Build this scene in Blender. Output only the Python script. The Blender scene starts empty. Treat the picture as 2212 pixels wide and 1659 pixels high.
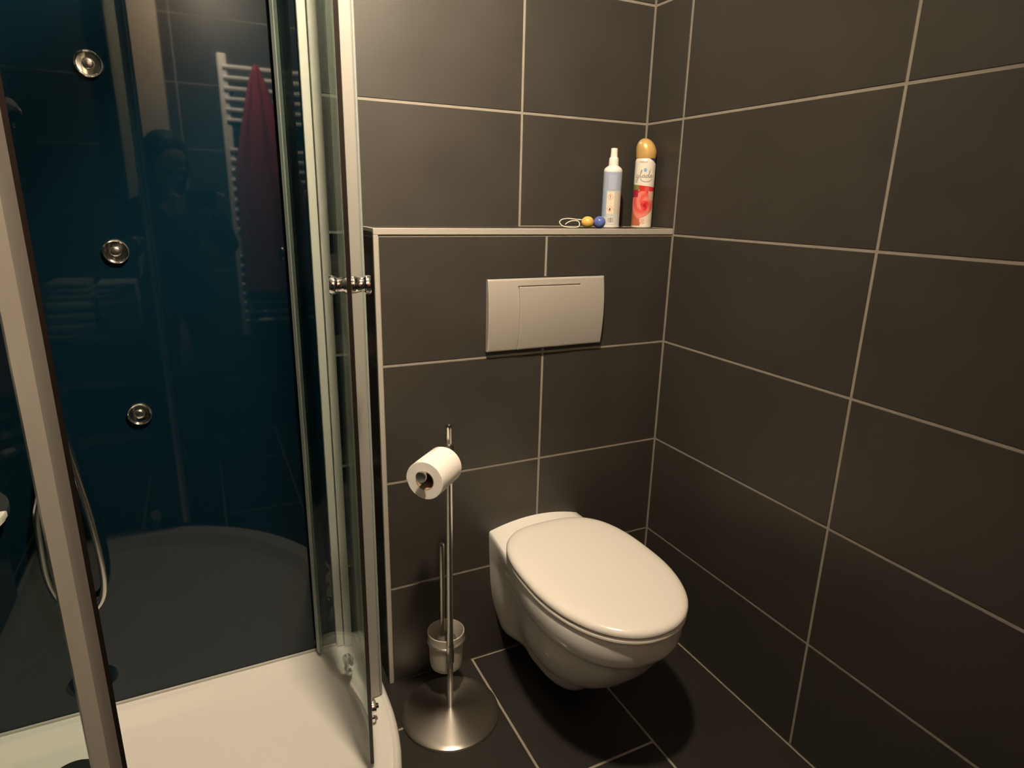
import bpy, bmesh, math, random
import numpy as np
from mathutils import Vector, Matrix, Euler

random.seed(7)
scene = bpy.context.scene
COL = scene.collection

# ------------------------------------------------------------------ camera
CAM = Vector((-1.1881, -1.4231, 1.2681))
R_AX = Vector((0.8994, -0.4365, 0.0217)).normalized()
U_AX = Vector((0.1012, 0.2563, 0.9613)).normalized()
F_AX = Vector((0.4252, 0.8624, -0.2747)).normalized()
cam_data = bpy.data.cameras.new('camera')
cam_data.sensor_width = 36.0
cam_data.lens = 1366.32 / 2212 * 36.0
cam_data.clip_start = 0.02
cam = bpy.data.objects.new('camera', cam_data)
m3 = Matrix((R_AX, U_AX, -F_AX)).transposed()
cam.matrix_world = Matrix.Translation(CAM) @ m3.to_4x4()
COL.objects.link(cam)
scene.camera = cam

# ------------------------------------------------------------------ world + exposure
world = bpy.data.worlds.new('world')
scene.world = world
world.use_nodes = True
world.node_tree.nodes['Background'].inputs[0].default_value = (0.05, 0.045, 0.04, 1)
world.node_tree.nodes['Background'].inputs[1].default_value = 0.05
vs = scene.view_settings
vs.view_transform = 'Standard'
vs.look = 'None'
vs.exposure = 0.0
vs.gamma = 1.0
vs.use_curve_mapping = False
LAMP_POS = (-0.88, -0.82, 2.45)
LAMP_STRENGTH = 1450.0
LAMP_AIM = (-0.18, 0.67, -0.72)
LAMP_COLOR = (1.0, 0.80, 0.57)
FILL_STRENGTH = 1250.0

# ------------------------------------------------------------------ materials
def new_mat(name):
    m = bpy.data.materials.new(name)
    m.use_nodes = True
    return m, m.node_tree, m.node_tree.nodes['Principled BSDF']

def simple(name, color, rough=0.5, metal=0.0, ior=1.5, noise=0.0, nscale=60, bump=0.0, bscale=200, coat=0.0, trans=0.0, sss=0.0):
    m, nt, b = new_mat(name)
    b.inputs['Base Color'].default_value = (*color, 1)
    b.inputs['Roughness'].default_value = rough
    b.inputs['Metallic'].default_value = metal
    b.inputs['IOR'].default_value = ior
    b.inputs['Coat Weight'].default_value = coat
    b.inputs['Transmission Weight'].default_value = trans
    if noise or bump:
        tc = nt.nodes.new('ShaderNodeTexCoord')
        nz = nt.nodes.new('ShaderNodeTexNoise')
        nz.inputs['Scale'].default_value = nscale
        nz.inputs['Detail'].default_value = 4
        nt.links.new(tc.outputs['Object'], nz.inputs['Vector'])
        if noise:
            mx = nt.nodes.new('ShaderNodeMix'); mx.data_type = 'RGBA'
            mx.inputs[6].default_value = (*[c * (1 - noise) for c in color], 1)
            mx.inputs[7].default_value = (*[min(1, c * (1 + noise)) for c in color], 1)
            nt.links.new(nz.outputs['Fac'], mx.inputs[0])
            nt.links.new(mx.outputs[2], b.inputs['Base Color'])
        if bump:
            nb = nt.nodes.new('ShaderNodeTexNoise')
            nb.inputs['Scale'].default_value = bscale
            nb.inputs['Detail'].default_value = 3
            nt.links.new(tc.outputs['Object'], nb.inputs['Vector'])
            bp = nt.nodes.new('ShaderNodeBump')
            bp.inputs['Strength'].default_value = bump
            bp.inputs['Distance'].default_value = 0.002
            nt.links.new(nb.outputs['Fac'], bp.inputs['Height'])
            nt.links.new(bp.outputs['Normal'], b.inputs['Normal'])
    return m

def tile_material(name, base, rough, vary=0.10, ior=1.5):
    m, nt, b = new_mat(name)
    tc = nt.nodes.new('ShaderNodeTexCoord')
    oi = nt.nodes.new('ShaderNodeObjectInfo')
    off = nt.nodes.new('ShaderNodeVectorMath'); off.operation = 'ADD'
    sc = nt.nodes.new('ShaderNodeVectorMath'); sc.operation = 'SCALE'
    sc.inputs[0].default_value = (13.1, 7.7, 3.3)
    nt.links.new(oi.outputs['Random'], sc.inputs['Scale'])
    nt.links.new(tc.outputs['Object'], off.inputs[0])
    nt.links.new(sc.outputs[0], off.inputs[1])
    n1 = nt.nodes.new('ShaderNodeTexNoise'); n1.inputs['Scale'].default_value = 7; n1.inputs['Detail'].default_value = 5
    n2 = nt.nodes.new('ShaderNodeTexNoise'); n2.inputs['Scale'].default_value = 160; n2.inputs['Detail'].default_value = 2
    for n in (n1, n2): nt.links.new(off.outputs[0], n.inputs['Vector'])
    mx = nt.nodes.new('ShaderNodeMix'); mx.data_type = 'RGBA'
    mx.inputs[6].default_value = (*[c * (1 - vary * 2) for c in base], 1)
    mx.inputs[7].default_value = (*[c * (1 + vary * 2) for c in base], 1)
    nt.links.new(n1.outputs['Fac'], mx.inputs[0])
    nt.links.new(mx.outputs[2], b.inputs['Base Color'])
    mr = nt.nodes.new('ShaderNodeMapRange')
    mr.inputs['To Min'].default_value = rough - 0.06; mr.inputs['To Max'].default_value = rough + 0.06
    nt.links.new(n1.outputs['Fac'], mr.inputs['Value'])
    nt.links.new(mr.outputs['Result'], b.inputs['Roughness'])
    bp = nt.nodes.new('ShaderNodeBump'); bp.inputs['Strength'].default_value = 0.12; bp.inputs['Distance'].default_value = 0.001
    nt.links.new(n2.outputs['Fac'], bp.inputs['Height'])
    nt.links.new(bp.outputs['Normal'], b.inputs['Normal'])
    b.inputs['IOR'].default_value = ior
    return m

def glass_material(name, tint, refl_ior=1.3, rough=0.0):
    m = bpy.data.materials.new(name); m.use_nodes = True
    nt = m.node_tree; nt.nodes.clear()
    out = nt.nodes.new('ShaderNodeOutputMaterial')
    tr = nt.nodes.new('ShaderNodeBsdfTransparent'); tr.inputs[0].default_value = (*tint, 1)
    gl = nt.nodes.new('ShaderNodeBsdfGlossy'); gl.inputs['Roughness'].default_value = rough
    gl.inputs[0].default_value = (0.9, 0.95, 0.92, 1)
    fr = nt.nodes.new('ShaderNodeFresnel')
    ge = nt.nodes.new('ShaderNodeNewGeometry')          # same reflectance on the pane's inner faces
    io = nt.nodes.new('ShaderNodeMapRange')
    io.inputs['To Min'].default_value = refl_ior; io.inputs['To Max'].default_value = 1.0 / refl_ior
    nt.links.new(ge.outputs['Backfacing'], io.inputs['Value']); nt.links.new(io.outputs['Result'], fr.inputs['IOR'])
    mx = nt.nodes.new('ShaderNodeMixShader')
    nt.links.new(fr.outputs[0], mx.inputs[0]); nt.links.new(tr.outputs[0], mx.inputs[1]); nt.links.new(gl.outputs[0], mx.inputs[2])
    nt.links.new(mx.outputs[0], out.inputs[0])
    return m

def emission(name, color, strength):
    m = bpy.data.materials.new(name); m.use_nodes = True
    nt = m.node_tree; nt.nodes.clear()
    out = nt.nodes.new('ShaderNodeOutputMaterial'); e = nt.nodes.new('ShaderNodeEmission')
    e.inputs[0].default_value = (*color, 1); e.inputs[1].default_value = strength
    nt.links.new(e.outputs[0], out.inputs[0])
    return m

def print_material(name, rough=0.3):
    m, nt, b = new_mat(name)
    a = nt.nodes.new('ShaderNodeVertexColor'); a.layer_name = 'print'
    nt.links.new(a.outputs['Color'], b.inputs['Base Color'])
    b.inputs['Roughness'].default_value = rough
    return m

M = {
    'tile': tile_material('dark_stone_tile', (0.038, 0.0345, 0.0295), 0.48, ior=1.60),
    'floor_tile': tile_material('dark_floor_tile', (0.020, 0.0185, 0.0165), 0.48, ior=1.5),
    'grout': simple('beige_grout', (0.29, 0.265, 0.225), 0.85, noise=0.18, nscale=25),
    'plaster': simple('white_plaster', (0.72, 0.70, 0.66), 0.9, bump=0.05),
    'beige': simple('beige_paint', (0.55, 0.47, 0.36), 0.6, noise=0.05),
    'trim': simple('matt_aluminium_trim', (0.46, 0.435, 0.39), 0.40, 0.15),
    'ceramic': simple('white_ceramic', (0.80, 0.79, 0.76), 0.10, ior=1.5),
    'seat': simple('white_seat_plastic', (0.82, 0.79, 0.74), 0.22),
    'acrylic': simple('white_acrylic', (0.66, 0.65, 0.62), 0.16),
    'chrome': simple('chrome', (0.82, 0.80, 0.78), 0.10, 1.0),
    'dullchrome': simple('dull_chrome', (0.62, 0.60, 0.57), 0.24, 1.0),
    'steel': simple('brushed_steel', (0.56, 0.53, 0.48), 0.34, 1.0),
    'alu': simple('satin_aluminium', (0.52, 0.51, 0.47), 0.40, 0.25),
    'alu_grey': simple('grey_aluminium', (0.33, 0.325, 0.30), 0.42, 0.2),
    'plate': simple('matt_chrome_plastic', (0.50, 0.47, 0.43), 0.38, 0.30, noise=0.03, nscale=300),
    'glass': glass_material('green_tinted_glass', (0.86, 0.905, 0.885)),
    'glass_edge': simple('green_glass_edge', (0.20, 0.27, 0.25), 0.15),
    'seal': simple('dark_seal_strip', (0.018, 0.012, 0.010), 0.35),
    'clear_seal': simple('translucent_seal_strip', (0.27, 0.30, 0.29), 0.3),
    'alu_light': simple('bright_aluminium', (0.74, 0.73, 0.67), 0.36, 0.1),
    'panel': simple('dark_teal_glass_panel', (0.0016, 0.0108, 0.0195), 0.03, ior=1.53),
    'black': simple('black_rubber', (0.01, 0.01, 0.01), 0.5),
    'frost': simple('frosted_glass', (0.66, 0.63, 0.56), 0.35, trans=0.35, ior=1.3),
    'brush': simple('brush_bristles', (0.10, 0.09, 0.08), 0.8, noise=0.4, nscale=300),
    'paper': simple('toilet_paper', (0.86, 0.83, 0.79), 0.95, bump=0.15, bscale=300),
    'paper_side': simple('toilet_paper_side', (0.80, 0.75, 0.68), 0.95, bump=0.3, bscale=500),
    'card': simple('cardboard', (0.30, 0.22, 0.15), 0.9),
    'white_plastic': simple('white_plastic', (0.84, 0.80, 0.74), 0.35),
    'gold': simple('gold_cap', (0.72, 0.46, 0.16), 0.30, 0.25),
    'yellow': simple('yellow_ball', (0.72, 0.44, 0.10), 0.35, noise=0.35, nscale=55),
    'blue': simple('blue_ball', (0.10, 0.14, 0.42), 0.12, noise=0.25, nscale=40),
    'cord': simple('white_cord', (0.74, 0.70, 0.58), 0.6),
    'radiator': simple('white_enamel', (0.86, 0.84, 0.80), 0.3),
    'towel_red': simple('red_towel', (0.36, 0.035, 0.05), 0.95, noise=0.2, nscale=30, bump=0.4, bscale=400),
    'towel_white': simple('white_towel', (0.62, 0.62, 0.60), 0.95, bump=0.4, bscale=400),
    'towel_cream': simple('cream_towel', (0.66, 0.56, 0.34), 0.95, bump=0.4, bscale=400),
    'wood': simple('pale_wood', (0.40, 0.31, 0.20), 0.6, noise=0.2, nscale=20),
    'skin': simple('skin', (0.55, 0.33, 0.24), 0.55),
    'hair': simple('dark_brown_hair', (0.030, 0.018, 0.012), 0.5, noise=0.4, nscale=80),
    'top': simple('dark_knit_top', (0.030, 0.030, 0.040), 0.9, bump=0.3, bscale=300),
    'trousers': simple('dark_trousers', (0.045, 0.110, 0.170), 0.9),
    'print': print_material('printed_label', 0.32),
    'mixlip': simple('grey_silicone', (0.42, 0.42, 0.38), 0.6),
}

def add_radial_brushing(m):
    nt = m.node_tree; b = nt.nodes['Principled BSDF']
    tg = nt.nodes.new('ShaderNodeTangent'); tg.direction_type = 'RADIAL'; tg.axis = 'Z'
    nt.links.new(tg.outputs[0], b.inputs['Tangent'])
    b.inputs['Anisotropic'].default_value = 0.75
    b.inputs['Anisotropic Rotation'].default_value = 0.25
add_radial_brushing(M['steel'])
# ------------------------------------------------------------------ helpers
def link(name, me, mat=None, parent=None):
    o = bpy.data.objects.new(name, me)
    COL.objects.link(o)
    if mat is not None and me is not None and len(me.materials) == 0:
        me.materials.append(mat if not isinstance(mat, str) else M[mat])
    if parent is not None:
        o.parent = parent
    return o

def tag(o, label=None, cat=None, group=None, kind=None):
    if label: o['label'] = label
    if cat: o['category'] = cat
    if group: o['group'] = group
    if kind: o['kind'] = kind
    return o

def thing(name, loc, label, cat, group=None):
    o = bpy.data.objects.new(name, None)
    o.empty_display_size = 0.05
    o.location = loc
    COL.objects.link(o)
    return tag(o, label, cat, group)

def add(name, bm, mat, parent=None, smooth=False, angle=None):
    """bmesh in WORLD coordinates -> object; made local to a translated parent."""
    if parent is not None:
        off = Vector((0, 0, 0)); q = parent
        while q is not None:
            off += Vector(q.location); q = q.parent
        bmesh.ops.translate(bm, verts=bm.verts, vec=-off)
    bmesh.ops.recalc_face_normals(bm, faces=bm.faces)
    me = bpy.data.meshes.new(name)
    bm.to_mesh(me); bm.free()
    if smooth:
        for p in me.polygons: p.use_smooth = True
        if angle is not None:
            me.set_sharp_from_angle(angle=math.radians(angle))
    return link(name, me, mat, parent)

def bm_box(lo, hi, bevel=0.0, seg=2, bm=None):
    b = bmesh.new()
    r = bmesh.ops.create_cube(b, size=1.0)
    lo, hi = Vector(lo), Vector(hi)
    bmesh.ops.scale(b, vec=hi - lo, verts=b.verts)
    bmesh.ops.translate(b, vec=(lo + hi) / 2, verts=b.verts)
    if bevel:
        bmesh.ops.bevel(b, geom=list(b.edges), offset=bevel, segments=seg, affect='EDGES', profile=0.5)
    if bm is None: return b
    merge(bm, b); return bm

def merge(dst, src):
    me = bpy.data.meshes.new('tmp'); src.to_mesh(me); src.free(); dst.from_mesh(me); bpy.data.meshes.remove(me)

def bm_lathe(profile, center=(0, 0, 0), seg=48, axis=(0, 0, 1), closed=False):
    bm = bmesh.new(); rings = []
    for (r, z) in profile:
        if r < 1e-6:
            rings.append([bm.verts.new((0, 0, z))])
        else:
            rings.append([bm.verts.new((r * math.cos(2 * math.pi * i / seg), r * math.sin(2 * math.pi * i / seg), z)) for i in range(seg)])
    pairs = list(zip(rings[:-1], rings[1:]))
    if closed: pairs.append((rings[-1], rings[0]))
    for a, b in pairs:
        for i in range(seg):
            j = (i + 1) % seg
            if len(a) == 1 and len(b) == 1: continue
            if len(a) == 1: bm.faces.new((a[0], b[i], b[j]))
            elif len(b) == 1: bm.faces.new((a[i], a[j], b[0]))
            else: bm.faces.new((a[i], a[j], b[j], b[i]))
    q = Vector((0, 0, 1)).rotation_difference(Vector(axis).normalized())
    bm.transform(Matrix.Translation(Vector(center)) @ q.to_matrix().to_4x4())
    return bm

def smooth_path(pts, n=10, closed=False):
    P = [Vector(p) for p in pts]; out = []
    N = len(P); rng = N if closed else N - 1
    for i in range(rng):
        g = (lambda k: P[k % N]) if closed else (lambda k: P[max(0, min(N - 1, k))])
        p0, p1, p2, p3 = g(i - 1), g(i), g(i + 1), g(i + 2)
        for k in range(n):
            t = k / n
            out.append(0.5 * ((2 * p1) + (-p0 + p2) * t + (2 * p0 - 5 * p1 + 4 * p2 - p3) * t * t + (-p0 + 3 * p1 - 3 * p2 + p3) * t ** 3))
    if not closed: out.append(P[-1])
    return out

def bm_tube(path, r, seg=10, closed=False, ridged=0.0):
    bm = bmesh.new(); rings = []
    n = len(path)
    nrm = None
    for i, p in enumerate(path):
        a = path[(i - 1) % n] if (closed or i > 0) else path[i]
        b = path[(i + 1) % n] if (closed or i < n - 1) else path[i]
        t = (Vector(b) - Vector(a)).normalized()
        if nrm is None:
            nrm = t.orthogonal().normalized()
        nrm = (nrm - t * nrm.dot(t)).normalized()
        bn = t.cross(nrm)
        rr = r if not ridged else r * (1 + ridged * (1 if i % 2 else -1))
        rings.append([bm.verts.new(Vector(p) + rr * (math.cos(2 * math.pi * k / seg) * nrm + math.sin(2 * math.pi * k / seg) * bn)) for k in range(seg)])
    for i in range(n if closed else n - 1):
        a, b = rings[i], rings[(i + 1) % n]
        for k in range(seg):
            j = (k + 1) % seg
            bm.faces.new((a[k], a[j], b[j], b[k]))
    if not closed:
        bm.faces.new(list(reversed(rings[0]))); bm.faces.new(rings[-1])
    return bm

def bm_prism(outline, z0, z1, bevel=0.0, seg=2):
    """vertical prism from a plan outline [(x,y)]"""
    bm = bmesh.new()
    lo = [bm.verts.new((x, y, z0)) for x, y in outline]
    hi = [bm.verts.new((x, y, z1)) for x, y in outline]
    n = len(outline)
    bm.faces.new(list(reversed(lo))); bm.faces.new(hi)
    for i in range(n):
        j = (i + 1) % n
        bm.faces.new((lo[i], lo[j], hi[j], hi[i]))
    if bevel:
        es = [e for e in bm.edges if abs(e.verts[0].co.z - e.verts[1].co.z) < 1e-6]
        bmesh.ops.bevel(bm, geom=es, offset=bevel, segments=seg, affect='EDGES', profile=0.5)
    return bm

# ------------------------------------------------------------------ room shell
H = 1.1931; h = 0.30; D = 0.1534; WB = 0.8366
LEDGE = 1.2085
XL = -1.87; YF = -2.15; ZC = 2.45
G = 0.0065          # joint width
TH = 0.005          # tile thickness
REC = 0.0016        # joint depth

def struct(name, bm, mat):
    return tag(add(name, bm, mat), kind='structure')

floor = struct('floor', bm_box((XL - 0.1, YF - 0.1, -0.1), (0.1, D + 0.1, -REC)), 'grout')
ceiling = struct('ceiling', bm_box((XL - 0.1, YF - 0.1, ZC), (0.1, D + 0.1, ZC + 0.08)), 'plaster')
wall_right = struct('wall_right', bm_box((REC, YF - 0.1, 0), (0.1, D + 0.1, ZC)), 'grout')
wall_back = struct('wall_back', bm_box((XL - 0.1, D + REC, 0), (0.0, D + 0.1, ZC)), 'grout')
wall_left = struct('wall_left', bm_box((XL - 0.1, YF - 0.1, 0), (XL - REC, D, ZC)), 'grout')
wall_front = struct('wall_front', bm_box((XL, YF - 0.1, 0), (0, YF - REC, ZC)), 'grout')
wall_boxing = struct('wall_boxing', bm_box((-WB + REC, REC, 0), (-0.0005, D, LEDGE - REC)), 'grout')

_tile_cache = {}
def tile_mesh(w, hh, mat):
    k = (round(w, 4), round(hh, 4), mat)
    if k in _tile_cache: return _tile_cache[k]
    c = 0.0009
    x, y = w / 2, hh / 2
    v = [(-x, -y, -TH), (x, -y, -TH), (x, y, -TH), (-x, y, -TH),
         (-x, -y, -c), (x, -y, -c), (x, y, -c), (-x, y, -c),
         (-x + c, -y + c, 0), (x - c, -y + c, 0), (x - c, y - c, 0), (-x + c, y - c, 0)]
    f = [(8, 9, 10, 11)]
    for a in (0, 4):
        for i in range(4):
            j = (i + 1) % 4
            f.append((a + i, a + j, a + 4 + j, a + 4 + i))
    me = bpy.data.meshes.new('tile'); me.from_pydata(v, [], f); me.update()
    me.materials.append(M[mat]); _tile_cache[k] = me
    return me

BASIS = {
    'back': (Vector((1, 0, 0)), Vector((0, 0, 1))),
    'right': (Vector((0, -1, 0)), Vector((0, 0, 1))),
    'front': (Vector((-1, 0, 0)), Vector((0, 0, 1))),
    'left': (Vector((0, 1, 0)), Vector((0, 0, 1))),
    'floor': (Vector((1, 0, 0)), Vector((0, 1, 0))),
}
def tile(parent, side, origin, u0, u1, v0, v1, mat='tile', g=G):
    """a tile filling the cell [u0,u1]x[v0,v1] of the surface through origin, minus half a joint all round"""
    if u1 - u0 < g * 1.5 or v1 - v0 < g * 1.5: return
    X, Y = BASIS[side]; Z = X.cross(Y)
    o = link('tile', tile_mesh(u1 - u0 - g, v1 - v0 - g, mat), None, parent)
    c = Vector(origin) + X * (u0 + u1) / 2 + Y * (v0 + v1) / 2
    o.matrix_world = Matrix.Translation(c) @ Matrix((X, Y, Z)).transposed().to_4x4()
    return o

rows = [0.0, H - 3 * h, H - 2 * h, H - h, H, H + h, H + 2 * h, H + 3 * h, H + 4 * h, ZC]
def cells(breaks): return list(zip(breaks[:-1], breaks[1:]))

# right wall: u = -y
for v0, v1 in cells(rows):
    for u0, u1 in cells([0, 0.6045, 1.2075, 1.8105, -YF]):
        tile(wall_right, 'right', (0, 0, 0), u0, u1, v0, v1)
    if v0 >= H - 0.01:
        tile(wall_right, 'right', (0, 0, 0), -D, 0, max(v0, LEDGE if abs(v0 - H) < .01 else v0), v1)
# back wall: u = x
for v0, v1 in cells(rows):
    for u0, u1 in cells([XL, -1.599, -0.999, -0.3988, 0]):
        if v0 < H - 0.01:
            if u0 > -0.99: continue
            tile(wall_back, 'back', (0, D, 0), u0, min(u1, -WB if u1 > -0.99 else u1), v0, v1)
        else:
            vv = LEDGE if (abs(v0 - H) < .01 and u0 > -0.9) else v0
            tile(wall_back, 'back', (0, D, 0), u0, u1, vv, v1)
for v0, v1 in cells(rows[:5]):
    tile(wall_back, 'back', (0, D, 0), -0.999, -WB - 0.004, v0, v1)
# boxed-in cistern: front face, left flank, ledge
for v0, v1 in cells(rows[:5]):
    tile(wall_boxing, 'back', (0, 0, 0), -0.8275, -0.398, v0, v1)
    tile(wall_boxing, 'back', (0, 0, 0), -0.398, 0.0, v0, v1)
BASIS['flank'] = (Vector((0, -1, 0)), Vector((0, 0, 1)))
for v0, v1 in cells(rows[:5]):
    tile(wall_boxing, 'flank', (-WB, 0, 0), -D, -0.004, v0, v1)
for u0, u1 in ((-0.826, -0.40), (-0.40, 0.0)):
    tile(wall_boxing, 'floor', (0, 0, LEDGE), u0, u1, 0.011, D)
# wall behind the camera and left wall
for v0, v1 in cells(rows):
    for u0, u1 in cells([0, 0.6, 1.2, -XL]):
        tile(wall_front, 'front', (0, YF, 0), u0, u1, v0, v1)
    for u0, u1 in cells([YF, -1.7, -1.1, -0.5, D]):
        tile(wall_left, 'left', (XL, 0, 0), u0, u1, v0, v1)
# floor: 30 x 60 planks running towards the camera
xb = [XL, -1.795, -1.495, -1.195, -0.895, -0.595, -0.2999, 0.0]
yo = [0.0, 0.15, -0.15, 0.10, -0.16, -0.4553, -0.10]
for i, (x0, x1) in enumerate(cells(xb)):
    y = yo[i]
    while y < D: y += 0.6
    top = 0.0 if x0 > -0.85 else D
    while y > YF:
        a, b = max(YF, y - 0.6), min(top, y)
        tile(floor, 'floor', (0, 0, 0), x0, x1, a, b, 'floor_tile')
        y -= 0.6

# metal edge trims of the ledge
struct('trim_1', bm_box((-WB - 0.0005, -0.0015, 1.1945), (-0.0015, 0.0115, LEDGE + 0.0005), 0.001, 1), 'trim')
struct('trim_2', bm_box((-WB - 0.0005, -0.0015, 0.001), (-0.8262, 0.0100, 1.1945), 0.001, 1), 'trim')
struct('trim_3', bm_box((-WB - 0.0005, 0.0115, 1.2), (-0.8295, D - 0.001, LEDGE + 0.0005), 0.0008, 1), 'trim')
# beige pier in the wall behind the camera (seen mirrored in the shower panel)
struct('wall_pier', bm_box((-1.455, YF + 0.001, 0.0), (-1.25, YF + 0.10, ZC), 0.004), 'beige')

# ------------------------------------------------------------------ ceiling lamps
def ceiling_spot(loc, aim, strength, label, rad=0.065):
    """surface spotlight: round base plate, short stem and a swivelled head with a glowing disc"""
    t = thing('ceiling_lamp', loc, label, 'lamp', 'ceiling lamps')
    x, y, z = loc
    c = Vector((x, y, z - 0.085)); a = Vector(aim).normalized()
    add('base_plate', bm_lathe([(0, z), (0.05, z), (0.05, z - 0.010), (0.046, z - 0.014), (0, z - 0.014)], (x, y, 0), 40), 'alu', t, True, 40)
    add('stem', bm_tube([Vector((x, y, z - 0.012)), c], 0.008, 12), 'alu', t, True, 40)
    add('head', bm_lathe([(0, -0.040), (0.035, -0.036), (rad + 0.004, -0.012), (rad + 0.006, 0.012), (rad + 0.006, 0.040), (rad + 0.003, 0.041), (rad + 0.003, 0.004), (0, 0.004)], c, 48, a), 'alu', t, True, 40)
    add('beam_snoot', bm_lathe([(rad + 0.0028, 0.0045), (rad + 0.0028, 0.040), (rad + 0.0018, 0.040), (rad + 0.0018, 0.0045)], c, 48, a, closed=True), 'black', t, True, 40)  # black snoot added to narrow the beam and darken the right wall
    add('diffuser', bm_lathe([(0, 0.005), (rad, 0.005), (rad, 0.0085), (0, 0.010)], c, 40, a), emission('lamp_glow', LAMP_COLOR, strength), t)
    return t
ceiling_spot(LAMP_POS, LAMP_AIM, LAMP_STRENGTH, 'swivelled ceiling spotlight turned to the toilet wall')
ceiling_spot((-1.00, -1.58, ZC), (0.12, -0.88, -0.46), FILL_STRENGTH, 'added unseen fill spotlight turned to the towel radiator')  # added fill lamp, brightens what the shower panel mirrors

# ------------------------------------------------------------------ shower cabin
YP = 0.06                 # front of back panel
XR = -0.884               # tray right flank
XLF = -1.784              # tray left flank
YFR = -0.84               # tray front
RQ = 0.65
QC = (XR - RQ, YFR + RQ)  # arc centre
TR = 0.128                # rim height
shower = thing('shower_cabin', (-1.334, -0.39, 0.0), 'corner shower cabin with curved glass doors and dark teal back panel', 'shower cabin')

def tray_outline(inset, back=None, n=28):
    r = RQ - inset
    b = (YP + 0.03) if back is None else back
    pts = [(XLF + inset, b), (XLF + inset, YFR + inset)]
    for i in range(n + 1):
        a = -math.pi / 2 + (math.pi / 2) * i / n
        pts.append((QC[0] + r * math.cos(a), QC[1] + r * math.sin(a)))
    pts.append((XR - inset, b))
    return pts
def loft(loops, cap_first=True, cap_last=True):
    bm = bmesh.new(); rings = []
    for pts, z in loops: rings.append([bm.verts.new((x, y, z)) for x, y in pts])
    n = len(rings[0])
    for a, b in zip(rings[:-1], rings[1:]):
        for i in range(n):
            j = (i + 1) % n
            bm.faces.new((a[i], a[j], b[j], b[i]))
    if cap_first: bm.faces.new(list(reversed(rings[0])))
    if cap_last: bm.faces.new(rings[-1])
    return bm
bm = loft([(tray_outline(0.004), 0.0), (tray_outline(0.004), 0.02), (tray_outline(0.0), 0.10), (tray_outline(0.0), TR - 0.012),
           (tray_outline(0.004), TR - 0.003), (tray_outline(0.009), TR), (tray_outline(0.014), TR - 0.002), (tray_outline(0.017), TR - 0.004),
           (tray_outline(0.021), TR - 0.002), (tray_outline(0.05, YP - 0.022), TR - 0.002), (tray_outline(0.056, YP - 0.028), TR - 0.005), (tray_outline(0.075, YP - 0.05), TR - 0.030),
           (tray_outline(0.10, YP - 0.075), TR - 0.036), (tray_outline(0.25, YP - 0.2), TR - 0.042)])
add('tray', bm, 'acrylic', shower, True, 50)
add('drain_cover', bm_lathe([(0, TR - 0.030), (0.05, TR - 0.031), (0.055, TR - 0.037), (0.055, TR - 0.045)], (-1.535, -0.10, 0), 40), 'dullchrome', shower, True, 40)
ZT = 2.05
panel = add('back_panel', bm_box((XLF + 0.01, YP, TR - 0.006), (-0.925, YP + 0.008, ZT), 0.0008, 1), 'panel', shower)
add('side_panel', bm_box((XLF + 0.008, YFR + 0.30, TR - 0.006), (XLF + 0.016, YP, ZT), 0.0008, 1), 'panel', shower)
add('panel_bottom_seal', bm_box((XLF + 0.02, YP - 0.006, TR - 0.003), (-0.93, YP - 0.0002, TR + 0.004), 0.001, 1), 'mixlip', shower)
# corner profile, two ribs
cp = add('corner_profile', bm_box((-0.963, YP - 0.014, TR), (-0.945, YP + 0.012, ZT), 0.002), 'alu_light', shower)
add('profile_rib', bm_box((-0.9432, YP - 0.022, TR), (-0.924, YP + 0.012, ZT), 0.002), 'alu_light', cp)
# fixed pane on the right flank with its front post
fp = add('fixed_pane', bm_box((-0.9175, -0.146, TR + 0.004), (-0.9115, YP + 0.010, ZT - 0.02)), 'glass', shower)
tag(fp, 'clear greenish fixed glass pane')
fpost = add('front_post', bm_box((-0.927, -0.172, TR), (-0.903, -0.146, ZT), 0.003), 'alu_grey', shower)
add('post_lip', bm_box((-0.9025, -0.168, TR), (-0.897, -0.150, ZT), 0.0015, 1), 'clear_seal', fpost)
# top rail follows the tray
rail = []
for inset, z in ((0.022, ZT), (0.022, ZT + 0.05), (0.052, ZT + 0.05), (0.052, ZT)):
    rail.append((tray_outline(inset, YP + 0.0 if inset < .03 else YP - 0.03), z))
bm = loft(rail + [rail[0]], False, False)
add('top_rail', bm, 'alu', shower, True, 40)

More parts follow.
